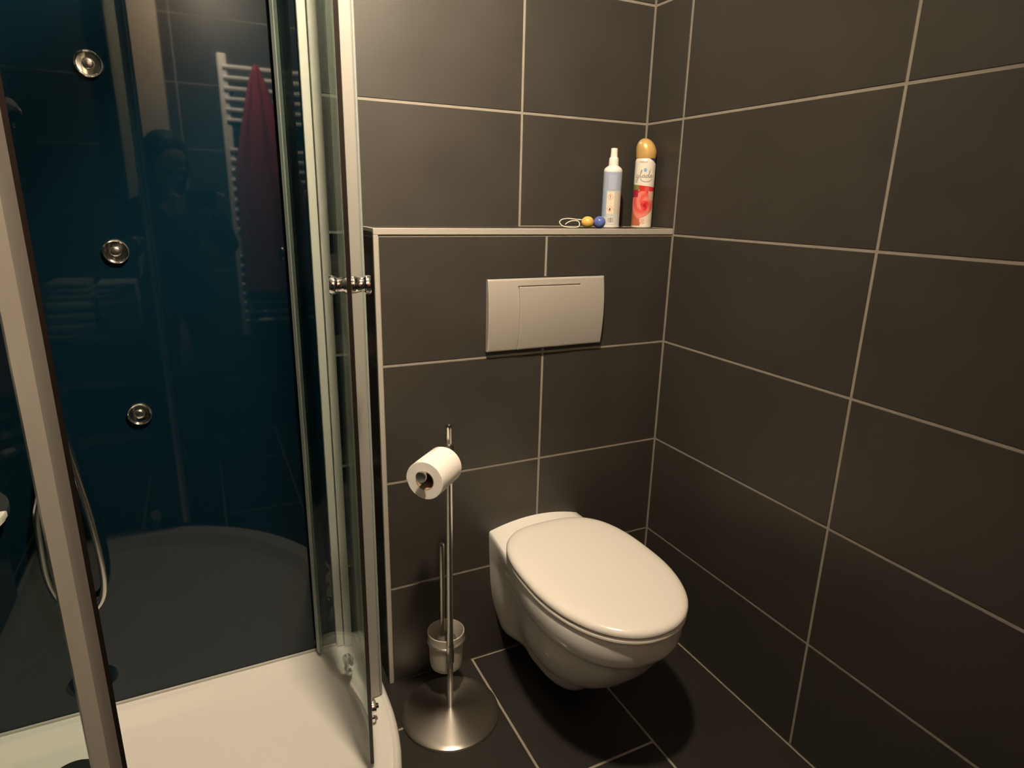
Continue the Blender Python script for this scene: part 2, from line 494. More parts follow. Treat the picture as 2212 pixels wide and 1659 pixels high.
def arc_pts(cx, cy, r, a0, a1, n):
    return [(cx + r * math.cos(math.radians(a0 + (a1 - a0) * i / n)), cy + r * math.sin(math.radians(a0 + (a1 - a0) * i / n))) for i in range(n + 1)]
def circ_from(p, q, r):
    """centre of the circle of radius r through p,q lying to the left (-x) / inner side"""
    p, q = Vector(p), Vector(q); mid = (p + q) / 2; d = (q - p); L = d.length
    nrm = Vector((-d.y, d.x)).normalized(); s = math.sqrt(r * r - L * L / 4)
    c1, c2 = mid + nrm * s, mid - nrm * s
    return c1, c2
ZB, ZG = TR + 0.012, ZT - 0.01
GT = 0.006
def door(lead, trail, centre, r, flip, knob_z, seal_w, profile_w, seal_mat):
    a0 = math.degrees(math.atan2(lead[1] - centre[1], lead[0] - centre[0]))
    a1 = math.degrees(math.atan2(trail[1] - centre[1], trail[0] - centre[0]))
    n = 24
    outer = arc_pts(*centre, r + GT / 2, a0, a1, n); inner = arc_pts(*centre, r - GT / 2, a0, a1, n)
    pane = add('sliding_door', bm_prism(outer + inner[::-1], ZB, ZG), 'glass', shower, True, 30)
    tag(pane, 'curved clear greenish sliding door pane')
    sgn = 1 if a1 > a0 else -1
    def strip(name, d0, d1, off0, off1, mat, z0=ZB - 0.002, z1=ZG):
        b0 = a0 + sgn * math.degrees(d0 / r); b1 = a0 + sgn * math.degrees(d1 / r)
        o = arc_pts(*centre, r + off1, b0, b1, 4); i = arc_pts(*centre, r + off0, b0, b1, 4)
        return add(name, bm_prism(o + i[::-1], z0, z1, 0.0), mat, pane)
    strip('edge_seal', -seal_w, 0.0, -0.0036, 0.0036, seal_mat, ZB - 0.010)
    if profile_w:
        strip('edge_profile', 0.0005, profile_w * 0.45, -0.008, 0.007, 'alu_grey')
        strip('edge_profile', profile_w * 0.45, profile_w, -0.008, 0.010, 'alu_light')
    # trailing edge strip
    L = abs(a1 - a0) * math.pi / 180 * r
    strip('trailing_strip', L, L + 0.010, -0.005, 0.005, 'clear_seal')
    # knob on both faces
    kb = math.radians(a0 + sgn * math.degrees(0.055 / r))
    d = Vector((math.cos(kb), math.sin(kb), 0)); kc = Vector((centre[0], centre[1], knob_z)) + d * r
    prof = [(0, 0.003), (0.0155, 0.003), (0.0160, 0.006), (0.0150, 0.010), (0.0135, 0.012), (0.0130, 0.022), (0.0140, 0.025), (0.0165, 0.027), (0.0170, 0.033), (0.0160, 0.0355), (0, 0.0362)]
    for s in (1, -1):
        k = add('knob', bm_lathe(prof, kc, 40, d * s), 'chrome', pane, True, 35)
    # rollers at the bottom (outer face)
    for fr in (0.28, 0.72):
        rb = math.radians(a0 + sgn * math.degrees(fr * L / r))
        d = Vector((math.cos(rb), math.sin(rb), 0)); rc = Vector((centre[0], centre[1], 0)) + d * (r + GT / 2)
        b = bm_lathe([(0, 0), (0.017, 0), (0.018, 0.004), (0.017, 0.012), (0.012, 0.014), (0.007, 0.015), (0.006, 0.019), (0, 0.020)], rc + Vector((0, 0, TR + 0.040)), 28, d)
        merge(b, bm_lathe([(0, 0), (0.012, 0), (0.013, 0.003), (0.012, 0.009), (0, 0.010)], rc + Vector((0, 0, TR + 0.014)), 24, d))
        t = Vector((-d.y, d.x, 0))
        bb = bm_box((-0.008, 0, TR + 0.012), (0.008, 0.006, TR + 0.045), 0.001, 1)
        bb.transform(Matrix.Translation(rc) @ Matrix((t, d, Vector((0, 0, 1)))).transposed().to_4x4())
        merge(b, bb)
        add('roller', b, 'chrome', pane, True, 40)
    return pane

leadR, trailR = (-0.966, -0.348), (-1.006, 0.030)
c1, c2 = circ_from(leadR, trailR, 0.50)
cR = c1 if c1.x < c2.x else c2
door(leadR, trailR, cR, 0.50, 1, 1.124, 0.006, 0.0, 'seal')
leadL = (-1.3085, -0.808)
cL = Vector((QC[0], QC[1]))
rL = (Vector(leadL) - cL).length
aT = math.atan2(leadL[1] - cL.y, leadL[0] - cL.x) - 0.62
trailL = (cL.x + rL * math.cos(aT), cL.y + rL * math.sin(aT))
door(leadL, trailL, cL, rL, -1, 1.124, 0.004, 0.0235, 'seal')

# massage nozzles
for z in (1.496, 1.160, 0.823):
    c = (-1.334, YP, z); ax = (0, -1, 0)
    nz = add('nozzle', bm_lathe([(0.0, 0.002), (0.011, 0.002), (0.0185, 0.003), (0.0195, 0.0065), (0.0215, 0.008), (0.0232, 0.006), (0.0236, 0.0), (0, 0)], c, 48, ax), 'chrome', shower, True, 35)
    add('nozzle_head', bm_lathe([(0, 0.0075), (0.006, 0.0073), (0.0088, 0.0062), (0.0100, 0.004), (0.0102, 0.002)], c, 32, ax), 'dullchrome', nz, True, 40)

# hose, outlet, hand shower
hp = [(-1.498, YP - 0.025, 1.20), (-1.499, YP - 0.028, 1.10), (-1.492, YP - 0.030, 1.00), (-1.4769, YP - 0.030, 0.901), (-1.4695, YP - 0.030, 0.814), (-1.4575, YP - 0.030, 0.712),
      (-1.4470, YP - 0.030, 0.6155), (-1.4417, YP - 0.030, 0.5157), (-1.4433, YP - 0.030, 0.4595), (-1.4525, YP - 0.030, 0.4218), (-1.4724, YP - 0.032, 0.4008),
      (-1.5018, YP - 0.032, 0.4014), (-1.5279, YP - 0.032, 0.4488), (-1.5393, YP - 0.032, 0.5073), (-1.5382, YP - 0.032, 0.593), (-1.5343, YP - 0.032, 0.6443), (-1.5245, YP - 0.030, 0.6834),
      (-1.518, YP - 0.028, 0.72), (-1.512, YP - 0.026, 0.755), (-1.510, YP - 0.012, 0.778)]
add('shower_hose', bm_tube(smooth_path(hp, 26), 0.0068, 10, ridged=0.07), 'dullchrome', shower, True)
add('hose_outlet', bm_lathe([(0, 0), (0.02, 0), (0.02, 0.005), (0.011, 0.008), (0.011, 0.020), (0, 0.020)], (-1.510, YP, 0.783), 28, (0, -1, 0)), 'chrome', shower, True, 35)
b = bm_lathe([(0, 0), (0.016, 0), (0.016, 0.03), (0, 0.03)], (-1.498, YP, 1.235), 24, (0, -1, 0))
add('shower_bracket', b, 'chrome', shower, True, 35)
hs = add('hand_shower', bm_tube(smooth_path([(-1.498, YP - 0.026, 1.20), (-1.498, YP - 0.03, 1.25), (-1.498, YP - 0.045, 1.33), (-1.498, YP - 0.06, 1.39)], 6), 0.0115, 14), 'chrome', shower, True, 40)
add('spray_head', bm_lathe([(0, 0.0), (0.034, 0.0), (0.038, 0.006), (0.036, 0.016), (0.016, 0.028), (0, 0.03)], (-1.498, YP - 0.085, 1.405), 32, (0, 0.85, 0.5)), 'chrome', hs, True, 40)
# quarter-round corner shelf in the left back corner of the cabin
sp = [(XLF + 0.017, YP - 0.001)] + [(XLF + 0.017 + 0.178 * math.cos(a), YP - 0.001 - 0.178 * math.sin(a)) for a in [i * math.pi / 2 / 16 for i in range(17)]]
add('corner_shelf', bm_prism(sp, 0.635, 0.650, 0.002, 1), 'white_plastic', shower, True, 40)

# ------------------------------------------------------------------ toilet
XT = -0.405
toilet = thing('toilet', (XT, -0.25, 0.0), 'white wall-hung toilet with closed lid below the flush plate', 'toilet')
def sgnpow(v, e): return math.copysign(abs(v) ** e, v)
def half_outline(uf, u1, w0, w1, n_r=14, n_f=18, ex=2.25, dip=0.0):
    """from the wall (u=0) round to the front tip: list of (u, half width)"""
    pts = []
    for i in range(n_r):
        t = i / n_r; s = t * t * (3 - 2 * t)
        pts.append((u1 * t, w0 + (w1 - w0) * (0.35 * t + 0.65 * s) - dip * math.sin(math.pi * min(1.0, t * 1.15)) ** 2))
    for i in range(n_f + 1):
        a = math.pi / 2 * i / n_f
        pts.append((u1 + (uf - u1) * math.sin(a) ** (2 / ex), w1 * max(0.0, math.cos(a)) ** (2 / ex)))
    return pts
slices = [  # z, front, widest at, half width at wall, max half width
    (0.400, 0.549, 0.30, 0.138, 0.167), (0.396, 0.553, 0.30, 0.141, 0.170), (0.385, 0.553, 0.30, 0.1415, 0.172),
    (0.365, 0.553, 0.30, 0.141, 0.172), (0.345, 0.550, 0.30, 0.1405, 0.169), (0.330, 0.543, 0.30, 0.140, 0.164), (0.321, 0.533, 0.295, 0.1395, 0.158),
    (0.311, 0.525, 0.29, 0.139, 0.153), (0.29, 0.512, 0.29, 0.138, 0.146), (0.25, 0.487, 0.28, 0.136, 0.137), (0.20, 0.446, 0.265, 0.131, 0.124),
    (0.165, 0.408, 0.25, 0.124, 0.112), (0.145, 0.372, 0.24, 0.119, 0.103), (0.130, 0.338, 0.22, 0.114, 0.095), (0.11, 0.322, 0.20, 0.108, 0.087),
    (0.08, 0.308, 0.19, 0.098, 0.077), (0.060, 0.292, 0.17, 0.088, 0.066), (0.051, 0.270, 0.16, 0.076, 0.052), (0.049, 0.240, 0.14, 0.06, 0.035)]
bm = bmesh.new(); rings = []
for z, uf, u1, w0, w1 in slices:
    ho = half_outline(uf, u1, w0, w1, dip=0.013 * max(0.0, min(1.0, (0.385 - z) / 0.10)))
    ring = [bm.verts.new((XT - w, -u, z)) for u, w in ho] + [bm.verts.new((XT + w, -u, z)) for u, w in ho[-2::-1]]
    rings.append(ring)
n = len(rings[0])
for a, b in zip(rings[:-1], rings[1:]):
    for i in range(n - 1):
        bm.faces.new((a[i], b[i], b[i + 1], a[i + 1]))
    bm.faces.new((a[n - 1], b[n - 1], b[0], a[0]))
bm.faces.new(rings[-1])
# top deck, arched against the wall
top = rings[0]; K = 12; grid = []
for i in range(n // 2 + 1):
    l, r = top[i], top[n - 1 - i]
    if l is r: grid.append([l]); continue
    u = -l.co.y; row = [l]
    for k in range(1, K):
        t = k / K; v = 2 * t - 1
        arch = 0.021 * (1 - v * v) * max(0.0, 1 - u / 0.12) ** 1.3
        row.append(bm.verts.new((l.co.x + (r.co.x - l.co.x) * t, l.co.y, 0.400 + arch)))
    row.append(r); grid.append(row)
for a, b in zip(grid[:-1], grid[1:]):
    for k in range(K):
        if len(b) == 1: bm.faces.new((a[k], a[k + 1], b[0]))
        else: bm.faces.new((a[k], a[k + 1], b[k + 1], b[k]))
bm.faces.new(grid[0] )
add('bowl', bm, 'ceramic', toilet, True, 55)
for s in (-1, 1):
    add('bolt_cap', bm_lathe([(0, 0.004), (0.006, 0.0035), (0.009, 0.0), (0, -0.004)], (XT + s * 0.1325, -0.325, 0.240), 20, (s, -0.25, -0.30)), 'ceramic', toilet, True, 60)

def lid_outline(inset, n=40, rear=0.058):
    uf, u1, w1 = 0.566 - inset, 0.30, 0.1765 - inset
    ur = rear + inset
    L = []
    for i in range(n + 1):
        a = math.pi / 2 * i / n
        L.append((u1 - (u1 - ur) * math.cos(a) ** (2 / 2.9), w1 * math.sin(a) ** (2 / 2.9)))
    for i in range(1, n + 1):
        a = math.pi / 2 * i / n
        L.append((u1 + (uf - u1) * math.sin(a) ** (2 / 2.15), w1 * max(0, math.cos(a)) ** (2 / 2.15)))
    pts = [(XT - w, -u) for u, w in L] + [(XT + w, -u) for u, w in L[-2:0:-1]]
    return pts
bm = loft([(lid_outline(0.012, rear=.075), 0.4010), (lid_outline(0.005, rear=.075), 0.4010), (lid_outline(0.0015, rear=.075), 0.4035), (lid_outline(0.0008, rear=.075), 0.4075), (lid_outline(0.002, rear=.075), 0.4105), (lid_outline(0.006, rear=.075), 0.4125), (lid_outline(0.03, rear=.075), 0.4125)])
add('seat_ring', bm, 'seat', toilet, True, 40)
bm = loft([(lid_outline(0.012), 0.4155), (lid_outline(0.004), 0.4158), (lid_outline(0.0005), 0.4190), (lid_outline(0.0), 0.424), (lid_outline(0.003), 0.4295), (lid_outline(0.009), 0.4335),
           (lid_outline(0.020), 0.4362), (lid_outline(0.035), 0.4375), (lid_outline(0.07, rear=.05), 0.4383), (lid_outline(0.12, rear=.04), 0.4390)])
add('lid', bm, 'seat', toilet, True, 40)
for s in (-1, 1):
    add('hinge', bm_lathe([(0, -0.02), (0.009, -0.02), (0.010, -0.018), (0.010, 0.018), (0.009, 0.02), (0, 0.02)], (XT + s * 0.050, -0.068, 0.4130), 20, (1, 0, 0)), 'seat', toilet, True, 40)

# ------------------------------------------------------------------ flush plate
FX0, FX1, FZ0, FZ1 = -0.564, -0.2275, 0.9085, 1.0885
plate = thing('flush_plate', ((FX0 + FX1) / 2, 0, FZ0), 'rectangular matt silver flush plate above the toilet', 'flush plate')
def bow(x, z):
    t = (z - FZ0) / (FZ1 - FZ0)
    return 0.0135 + 0.0085 * (1 - (2 * t - 1) ** 2)
BX0, BX1, BZ1 = -0.4795, -0.303, 1.0685
def plate_mesh(xs, zs, depth, back):
    bm = bmesh.new()
    F = [[bm.verts.new((x, -depth(x, z), z)) for x in xs] for z in zs]
    B = [[bm.verts.new((x, -back(x, z), z)) for x in xs] for z in zs]
    nx, nz = len(xs), len(zs)
    for j in range(nz - 1):
        for i in range(nx - 1):
            bm.faces.new((F[j][i], F[j][i + 1], F[j + 1][i + 1], F[j + 1][i]))
            bm.faces.new((B[j][i], B[j + 1][i], B[j + 1][i + 1], B[j][i + 1]))
        bm.faces.new((F[j][0], F[j + 1][0], B[j + 1][0], B[j][0]))
        bm.faces.new((F[j][-1], B[j][-1], B[j + 1][-1], F[j + 1][-1]))
    for i in range(nx - 1):
        bm.faces.new((F[0][i], B[0][i], B[0][i + 1], F[0][i + 1]))
        bm.faces.new((F[-1][i], F[-1][i + 1], B[-1][i + 1], B[-1][i]))
    return bm
def lin(a, b, n): return [a + (b - a) * i / n for i in range(n + 1)]
e = 0.0002
xs = [FX0, FX0 + 0.001, FX0 + 0.003] + lin(FX0 + 0.006, BX0 - 0.0036 - e, 4) + [BX0 - 0.0036 + e] + lin(BX0 + .01, BX1 - .01, 6) + [BX1 - e, BX1 + e] + lin(BX1 + 0.01, FX1 - 0.006, 4) + [FX1 - 0.003, FX1 - 0.001, FX1]
zs = [FZ0, FZ0 + 0.001, FZ0 + 0.003] + lin(FZ0 + 0.006, BZ1 - .005, 14) + [BZ1 + 0.0030 - e, BZ1 + 0.0030 + e] + lin(BZ1 + 0.006, FZ1 - 0.005, 3) + [FZ1 - 0.003, FZ1 - 0.001, FZ1]
def edge_round(x, z):
    d = min(x - FX0, FX1 - x, FZ1 - z, z - FZ0)
    return 0.0022 * (1 - min(1, d / 0.003)) ** 2
def pd(x, z):
    r = bow(x, z) - edge_round(x, z)
    if BX0 - 0.0036 < x < BX1 and z < BZ1 + 0.0030 and z > -1: r -= 0.0045
    return r
add('frame', plate_mesh(xs, zs, pd, lambda x, z: 0.003), 'plate', plate, True, 25)
xb_ = [BX0, BX0 + 0.0012] + lin(BX0 + 0.006, BX1 - 0.004, 8) + [BX1 + 0.004]
zb_ = [FZ0, FZ0 + 0.001, FZ0 + 0.003] + lin(FZ0 + 0.006, BZ1 - 0.004, 14) + [BZ1 - 0.0012, BZ1]
def bd(x, z):
    k = min(1, max(0.0, BX1 + 0.004 - x) / 0.06)
    d = min(x - BX0, BZ1 - z)
    return bow(x, z) + 0.00005 + 0.0012 * k - 0.001 * (1 - min(1, max(0, d) / 0.0012)) - edge_round(FX0 + 0.1, z)
add('button', plate_mesh(xb_, zb_, bd, lambda x, z: bow(x, z) - 0.0044 - edge_round(FX0 + .1, z)), 'plate', plate, True, 25)
add('backing_frame', bm_box((FX0 + 0.002, -0.004, FZ0 - 0.004), (FX1 - 0.006, -0.0001, FZ1 + 0.003), 0.001, 1), 'black', plate)

# ------------------------------------------------------------------ paper stand, brush, roll
PX, PY = -0.7225, -0.163
stand = thing('paper_stand', (PX, PY, 0.0), 'steel floor stand with round weighted foot holding paper and brush', 'stand')
add('base', bm_lathe([(0, 0.024), (0.011, 0.0235), (0.03, 0.0205), (0.07, 0.0150), (0.112, 0.0105), (0.121, 0.0092), (0.1245, 0.0070), (0.125, 0.004), (0.124, 0.0), (0, 0.0)], (PX, PY, 0), 96), 'steel', stand, True, 30)
add('pole', bm_lathe([(0, 0.02), (0.0072, 0.02), (0.0072, 0.155), (0.0095, 0.157), (0.0095, 0.205), (0.0085, 0.207), (0.0078, 0.21), (0.0078, 0.780), (0.0082, 0.781), (0.0082, 0.789), (0.0070, 0.791), (0, 0.791)], (PX, PY, 0), 32), 'dullchrome', stand, True, 35)
AX = Vector((-0.72, -0.69, 0)).normalized()
ARMZ = 0.716
pole_p = Vector((PX, PY, ARMZ))
arm = bm_tube(smooth_path([pole_p + Vector((0, 0, 0.015)), pole_p + AX * 0.008 + Vector((0, 0, 0.012)), pole_p + AX * 0.02 + Vector((0, 0, 0.002)), pole_p + AX * 0.035, pole_p + AX * 0.09, pole_p + AX * 0.131], 6), 0.0065, 14)
merge(arm, bm_lathe([(0, 0), (0.012, 0), (0.0125, 0.003), (0.0115, 0.006), (0, 0.007)], pole_p + AX * 0.129, 24, AX))
add('paper_arm', arm, 'dullchrome', stand, True, 40)
add('arm_collar', bm_lathe([(0.0080, -0.012), (0.0115, -0.012), (0.0115, 0.012), (0.0080, 0.012)], (PX, PY, ARMZ + 0.013), 24, closed=True), 'dullchrome', stand, True, 40)
CX, CY, CZ0, CZ1 = -0.7115, -0.103, 0.098, 0.205
cup = add('brush_cup', bm_lathe([(0, CZ0), (0.034, CZ0), (0.040, CZ0 + 0.006), (0.0425, CZ0 + 0.02), (0.0445, CZ1 - 0.03), (0.047, CZ1 - 0.008), (0.0475, CZ1), (0.0455, CZ1 + 0.001), (0.0435, CZ1 - 0.008), (0.041, CZ1 - 0.03), (0.039, CZ0 + 0.02), (0.035, CZ0 + 0.008), (0, CZ0 + 0.008)], (CX, CY, 0), 48), 'frost', stand, True, 50)
ring = bm_tube([Vector((CX + 0.0475 * math.cos(a), CY + 0.0475 * math.sin(a), CZ1 - 0.024)) for a in [2 * math.pi * i / 40 for i in range(40)]], 0.0028, 8, True)
merge(ring, bm_tube([Vector((PX, PY, CZ1 - 0.024)), Vector((CX, CY, CZ1 - 0.024)) + (Vector((PX, PY, 0)) - Vector((CX, CY, 0))).normalized() * 0.045], 0.004, 8))
add('cup_ring', ring, 'dullchrome', stand, True, 50)
brush = thing('toilet_brush', (CX, CY, CZ0 + 0.012), 'toilet brush standing in the frosted cup of the stand', 'toilet brush')
HX, HY = CX - 0.008, CY + 0.002
add('handle', bm_lathe([(0, CZ0 + 0.09), (0.0055, CZ0 + 0.09), (0.0062, 0.30), (0.0065, 0.452), (0.005, 0.4565), (0, 0.457)], (HX, HY, 0), 20), 'dullchrome', brush, True, 40)
bb = bm_lathe([(0, CZ0 + 0.013), (0.018, CZ0 + 0.013), (0.028, CZ0 + 0.03), (0.030, CZ0 + 0.06), (0.026, CZ0 + 0.083), (0.008, CZ0 + 0.092), (0, CZ0 + 0.092)], (CX, CY, 0), 24)
add('brush_head', bb, 'brush', brush, True)
# paper roll hanging on the arm
RC = pole_p + AX * 0.070 + Vector((0, 0, -0.0150))
roll = thing('toilet_roll', tuple(RC), 'white toilet paper roll hanging on the stand arm', 'toilet roll')
Lh = 0.047
add('paper', bm_lathe([(0.0215, -Lh), (0.0415, -Lh), (0.0425, -Lh + 0.001), (0.0425, Lh - 0.001), (0.0415, Lh), (0.0215, Lh)], RC, 64, AX, closed=True), 'paper', roll, True, 40)
add('core', bm_lathe([(0.0200, -Lh), (0.0214, -Lh), (0.0214, Lh), (0.0200, Lh)], RC, 40, AX, closed=True), 'card', roll, True, 40)
# loose outer sheet end
q = Vector((0, 0, 1)).rotation_difference(AX).to_matrix()
bm = bmesh.new(); prev = None
for i in range(11):
    a = math.radians(60 + i * 9)
    rr = 0.0430 + 0.0012 * (i / 10) ** 2
    row = [bm.verts.new(RC + q @ Vector((rr * math.cos(a), rr * math.sin(a), zz))) for zz in (-Lh + .001, Lh - .001)]
    if prev: bm.faces.new((prev[0], prev[1], row[1], row[0]))
    prev = row
sh = add('loose_sheet', bm, 'paper', roll, True)
sm = sh.modifiers.new('thick', 'SOLIDIFY'); sm.thickness = 0.0006; sm.offset = 1

# ------------------------------------------------------------------ things on the ledge
def printed_cylinder(name, prof, center, parent, nu, colour, facing):
    """lathe with a colour per vertex: colour(s, z) -> rgb, s = metres along the girth from the facing direction"""
    x0, y0, z0 = center
    verts, faces, cols = [], [], []
    nz = len(prof)
    for r, z in prof:
        for i in range(nu):
            a = facing + 2 * math.pi * (i / nu - 0.5)
            verts.append((x0 + r * math.cos(a), y0 + r * math.sin(a), z0 + z))
            cols.append(colour((i / nu - 0.5) * 2 * math.pi * RADIUS, z))
    for j in range(nz - 1):
        for i in range(nu):
            k = (i + 1) % nu
            faces.append((j * nu + i, j * nu + k, (j + 1) * nu + k, (j + 1) * nu + i))
    off = Vector((0, 0, 0)); q = parent
    while q is not None: off += Vector(q.location); q = q.parent
    me = bpy.data.meshes.new(name)
    me.from_pydata([tuple(Vector(v) - off) for v in verts], [], faces); me.update()
    ca = me.color_attributes.new('print', 'FLOAT_COLOR', 'POINT')
    arr = np.ones((len(verts), 4), dtype=np.float32); arr[:, :3] = np.array(cols, dtype=np.float32)
    ca.data.foreach_set('color', arr.ravel())
    for p in me.polygons: p.use_smooth = True
    return link(name, me, 'print', parent)

def seg_dist(px, py, ax, ay, bx, by):
    dx, dy = bx - ax, by - ay; L = dx * dx + dy * dy
    t = 0 if L == 0 else max(0, min(1, ((px - ax) * dx + (py - ay) * dy) / L))
    return math.hypot(px - ax - t * dx, py - ay - t * dy)
def stroke_dist(px, py, strokes):
    d = 1e9
    for s in strokes:
        for (ax, ay), (bx, by) in zip(s[:-1], s[1:]):
            if min(ax, bx) - 3 < px < max(ax, bx) + 3 and min(ay, by) - 3 < py < max(ay, by) + 3:
                d = min(d, seg_dist(px, py, ax, ay, bx, by))
    return d
def curve2(pts, n=6): return [(p.x, p.y) for p in smooth_path([(x, y, 0) for x, y in pts], n)]

# --- air freshener can. script word in millimetres, origin at label centre, +x to the viewer's right
script = [
    curve2([(-16.5, 4.5), (-20, 5), (-22.5, 1.5), (-21, -1.5), (-18, 0), (-16.5, 4.5), (-17.5, -4), (-19, -9.5), (-22, -11), (-22.5, -8), (-18, -4), (-14, 0), (-11, 6), (-8.5, 12.5), (-8.0, 15), (-9.6, 14), (-10.8, 8), (-11.2, 2), (-9.6, -0.6), (-7, 1.5), (-4.5, 4.2)]),
    curve2([(-0.6, 4.4), (-3.5, 5), (-6, 2), (-5, -0.8), (-2.4, 0.8), (-0.6, 4.6), (-1.2, 1), (0.2, -0.6), (2.6, 1.5), (4.2, 4)]),
    curve2([(8.0, 4.4), (5, 5), (2.6, 2), (3.6, -0.8), (6.2, 0.8), (8.2, 5), (10.4, 12), (11, 15), (9.8, 12), (8.2, 4), (8.4, 0), (10, -0.4), (12.5, 2)]),
    curve2([(12, 1.8), (15, 3.2), (15.6, 5), (13.6, 5), (12.2, 2), (13.4, -0.6), (16, 0.2), (19, 3.2)]),
    curve2([(-10.5, -2.5), (-8, -6.5), (-2, -9.5), (5, -9.8), (12, -8), (17, -4.5)]),
]
def can_colour(s, z):
    x = s * 1000; zz = z * 1000
    white = (0.80, 0.77, 0.70)
    c = white
    if zz < 6: return (0.74, 0.71, 0.60)
    if zz > 186 - 0.0:
        pass
    # navy shoulder wedge
    if zz > 170 and x > 6 and zz > 189 - (x - 8) * 0.55: return (0.03, 0.03, 0.12)
    if 175 < zz < 180 and -19 < x < 6: 
        if (int((x + 40) * 0.9) % 4) != 0: c = (0.46, 0.43, 0.42)
    # drop shaped emblem
    d = math.hypot((x - 1.0) * 1.15, (zz - 156) * 0.85)
    if d < 4.6 and abs(x - 1) + 0.8 * abs(zz - 156) < 5.6: return (0.22, 0.42, 0.72)
    if 115 < zz < 165:
        dd = stroke_dist((x - 1.5) / 1.22, (zz - 137) / 1.22, script)
        if dd < 0.80: return (0.30, 0.27, 0.26)
    # red rose photo
    if zz < 118:
        lim = 116 - 0.10 * (x + 14)
        if zz < lim:
            if x < -14 + (116 - zz) * 0.25 and zz > 100 and x < -6: 
                c = (0.24, 0.22, 0.07) if zz > 103 else (0.55, 0.40, 0.16)
            else: c = (0.66, 0.030, 0.030)
            if 3 < x < 17 and 98 < zz < 113 - 0.1 * x: c = (0.72, 0.10, 0.09)
            if zz < 90 + 10 * math.sin((x + 22) / 40 * math.pi):
                # petals
                ang = math.atan2(zz - 62, x - 6); rad = math.hypot(x - 6, (zz - 62) * 0.8)
                w = math.sin(ang * 3 + rad * 0.28) 
                k = 0.5 + 0.5 * w
                c = (0.78, 0.10 + 0.16 * k, 0.09 + 0.12 * k)
                if rad < 11: c = (0.68 + 0.08 * k, 0.03 + 0.05 * k, 0.04 + 0.04 * k)
                if rad < 5: c = (0.52, 0.02, 0.03)
            if x < -15 and 84 < zz < 104: c = (0.42, 0.02, 0.08)
            if x > 14 and 76 < zz < 100 and (x - 14) * 2 + zz > 92: c = (0.70, 0.46, 0.34)
            edge = 27 + 0.016 * (x + 8) ** 2
            if zz < edge and x > -6: c = (0.80, 0.70, 0.56) if zz > 12 else white
            if zz < 26 - 1.1 * (x + 14) and x <= -4: c = (0.50, 0.16, 0.08)
            if 10 < zz < 26 and -14 < x < 8:
                if math.sin(x * 1.3) * math.cos(zz * 0.8 + x * 0.3) > 0.15: c = (0.46, 0.12, 0.08)
    return c

CANX, CANY = -0.0345, 0.1015
RADIUS = 0.0285
can = thing('air_freshener_can', (CANX, CANY, LEDGE), 'white air freshener can with red rose print and gold cap in the ledge corner', 'spray can')
face_can = math.atan2(CAM.y - CANY, CAM.x - CANX)
prof = [(0.0, 0.0), (0.0265, 0.0), (0.0285, 0.002)] + [(0.0285, 0.002 + 0.0006 * i) for i in range(1, 290)] + [(0.0285 - 0.0030 * (i / 16) ** 2, 0.1754 + 0.0008 * i) for i in range(1, 17)]
# girth runs clockwise seen from above towards the viewer's right -> flip sign of s
printed_cylinder('can_body', prof, (CANX, CANY, LEDGE), can, 300, lambda s, z: can_colour(s, z), face_can)
bm = bmesh.new(); rings = []
cseg = 48
for k in range(15):
    t = k / 14
    z = 0.1875 + 0.0525 * t
    r = 0.0282 * math.sqrt(max(0.0, 1 - max(0, (t - 0.30) / 0.72) ** 2.1)) if t > 0.30 else 0.0268 + 0.0014 * min(1, t / 0.2)
    sh_ = -0.006 * max(0, t - 0.35) / 0.65
    dx, dy = math.cos(face_can - 1.2), math.sin(face_can - 1.2)
    rings.append([bm.verts.new((CANX + r * math.cos(2 * math.pi * i / cseg) + dx * -sh_, CANY + r * math.sin(2 * math.pi * i / cseg) + dy * -sh_, LEDGE + z)) for i in range(cseg)])
for a, b in zip(rings[:-1], rings[1:]):
    for i in range(cseg):
        j = (i + 1) % cseg; bm.faces.new((a[i], a[j], b[j], b[i]))
bm.faces.new(rings[-1]); bm.faces.new(list(reversed(rings[0])))
cap = add('cap', bm, 'gold', can, True, 50)
nd = Vector((math.cos(face_can - 0.75), math.sin(face_can - 0.75), 0.25)).normalized()
add('spray_hole', bm_lathe([(0, 0), (0.0030, 0), (0.0032, 0.0012), (0.002, 0.0015), (0, 0.0005)], Vector((CANX, CANY, LEDGE + 0.221)) + nd * 0.0255, 16, nd), 'white_plastic', cap, True, 50)

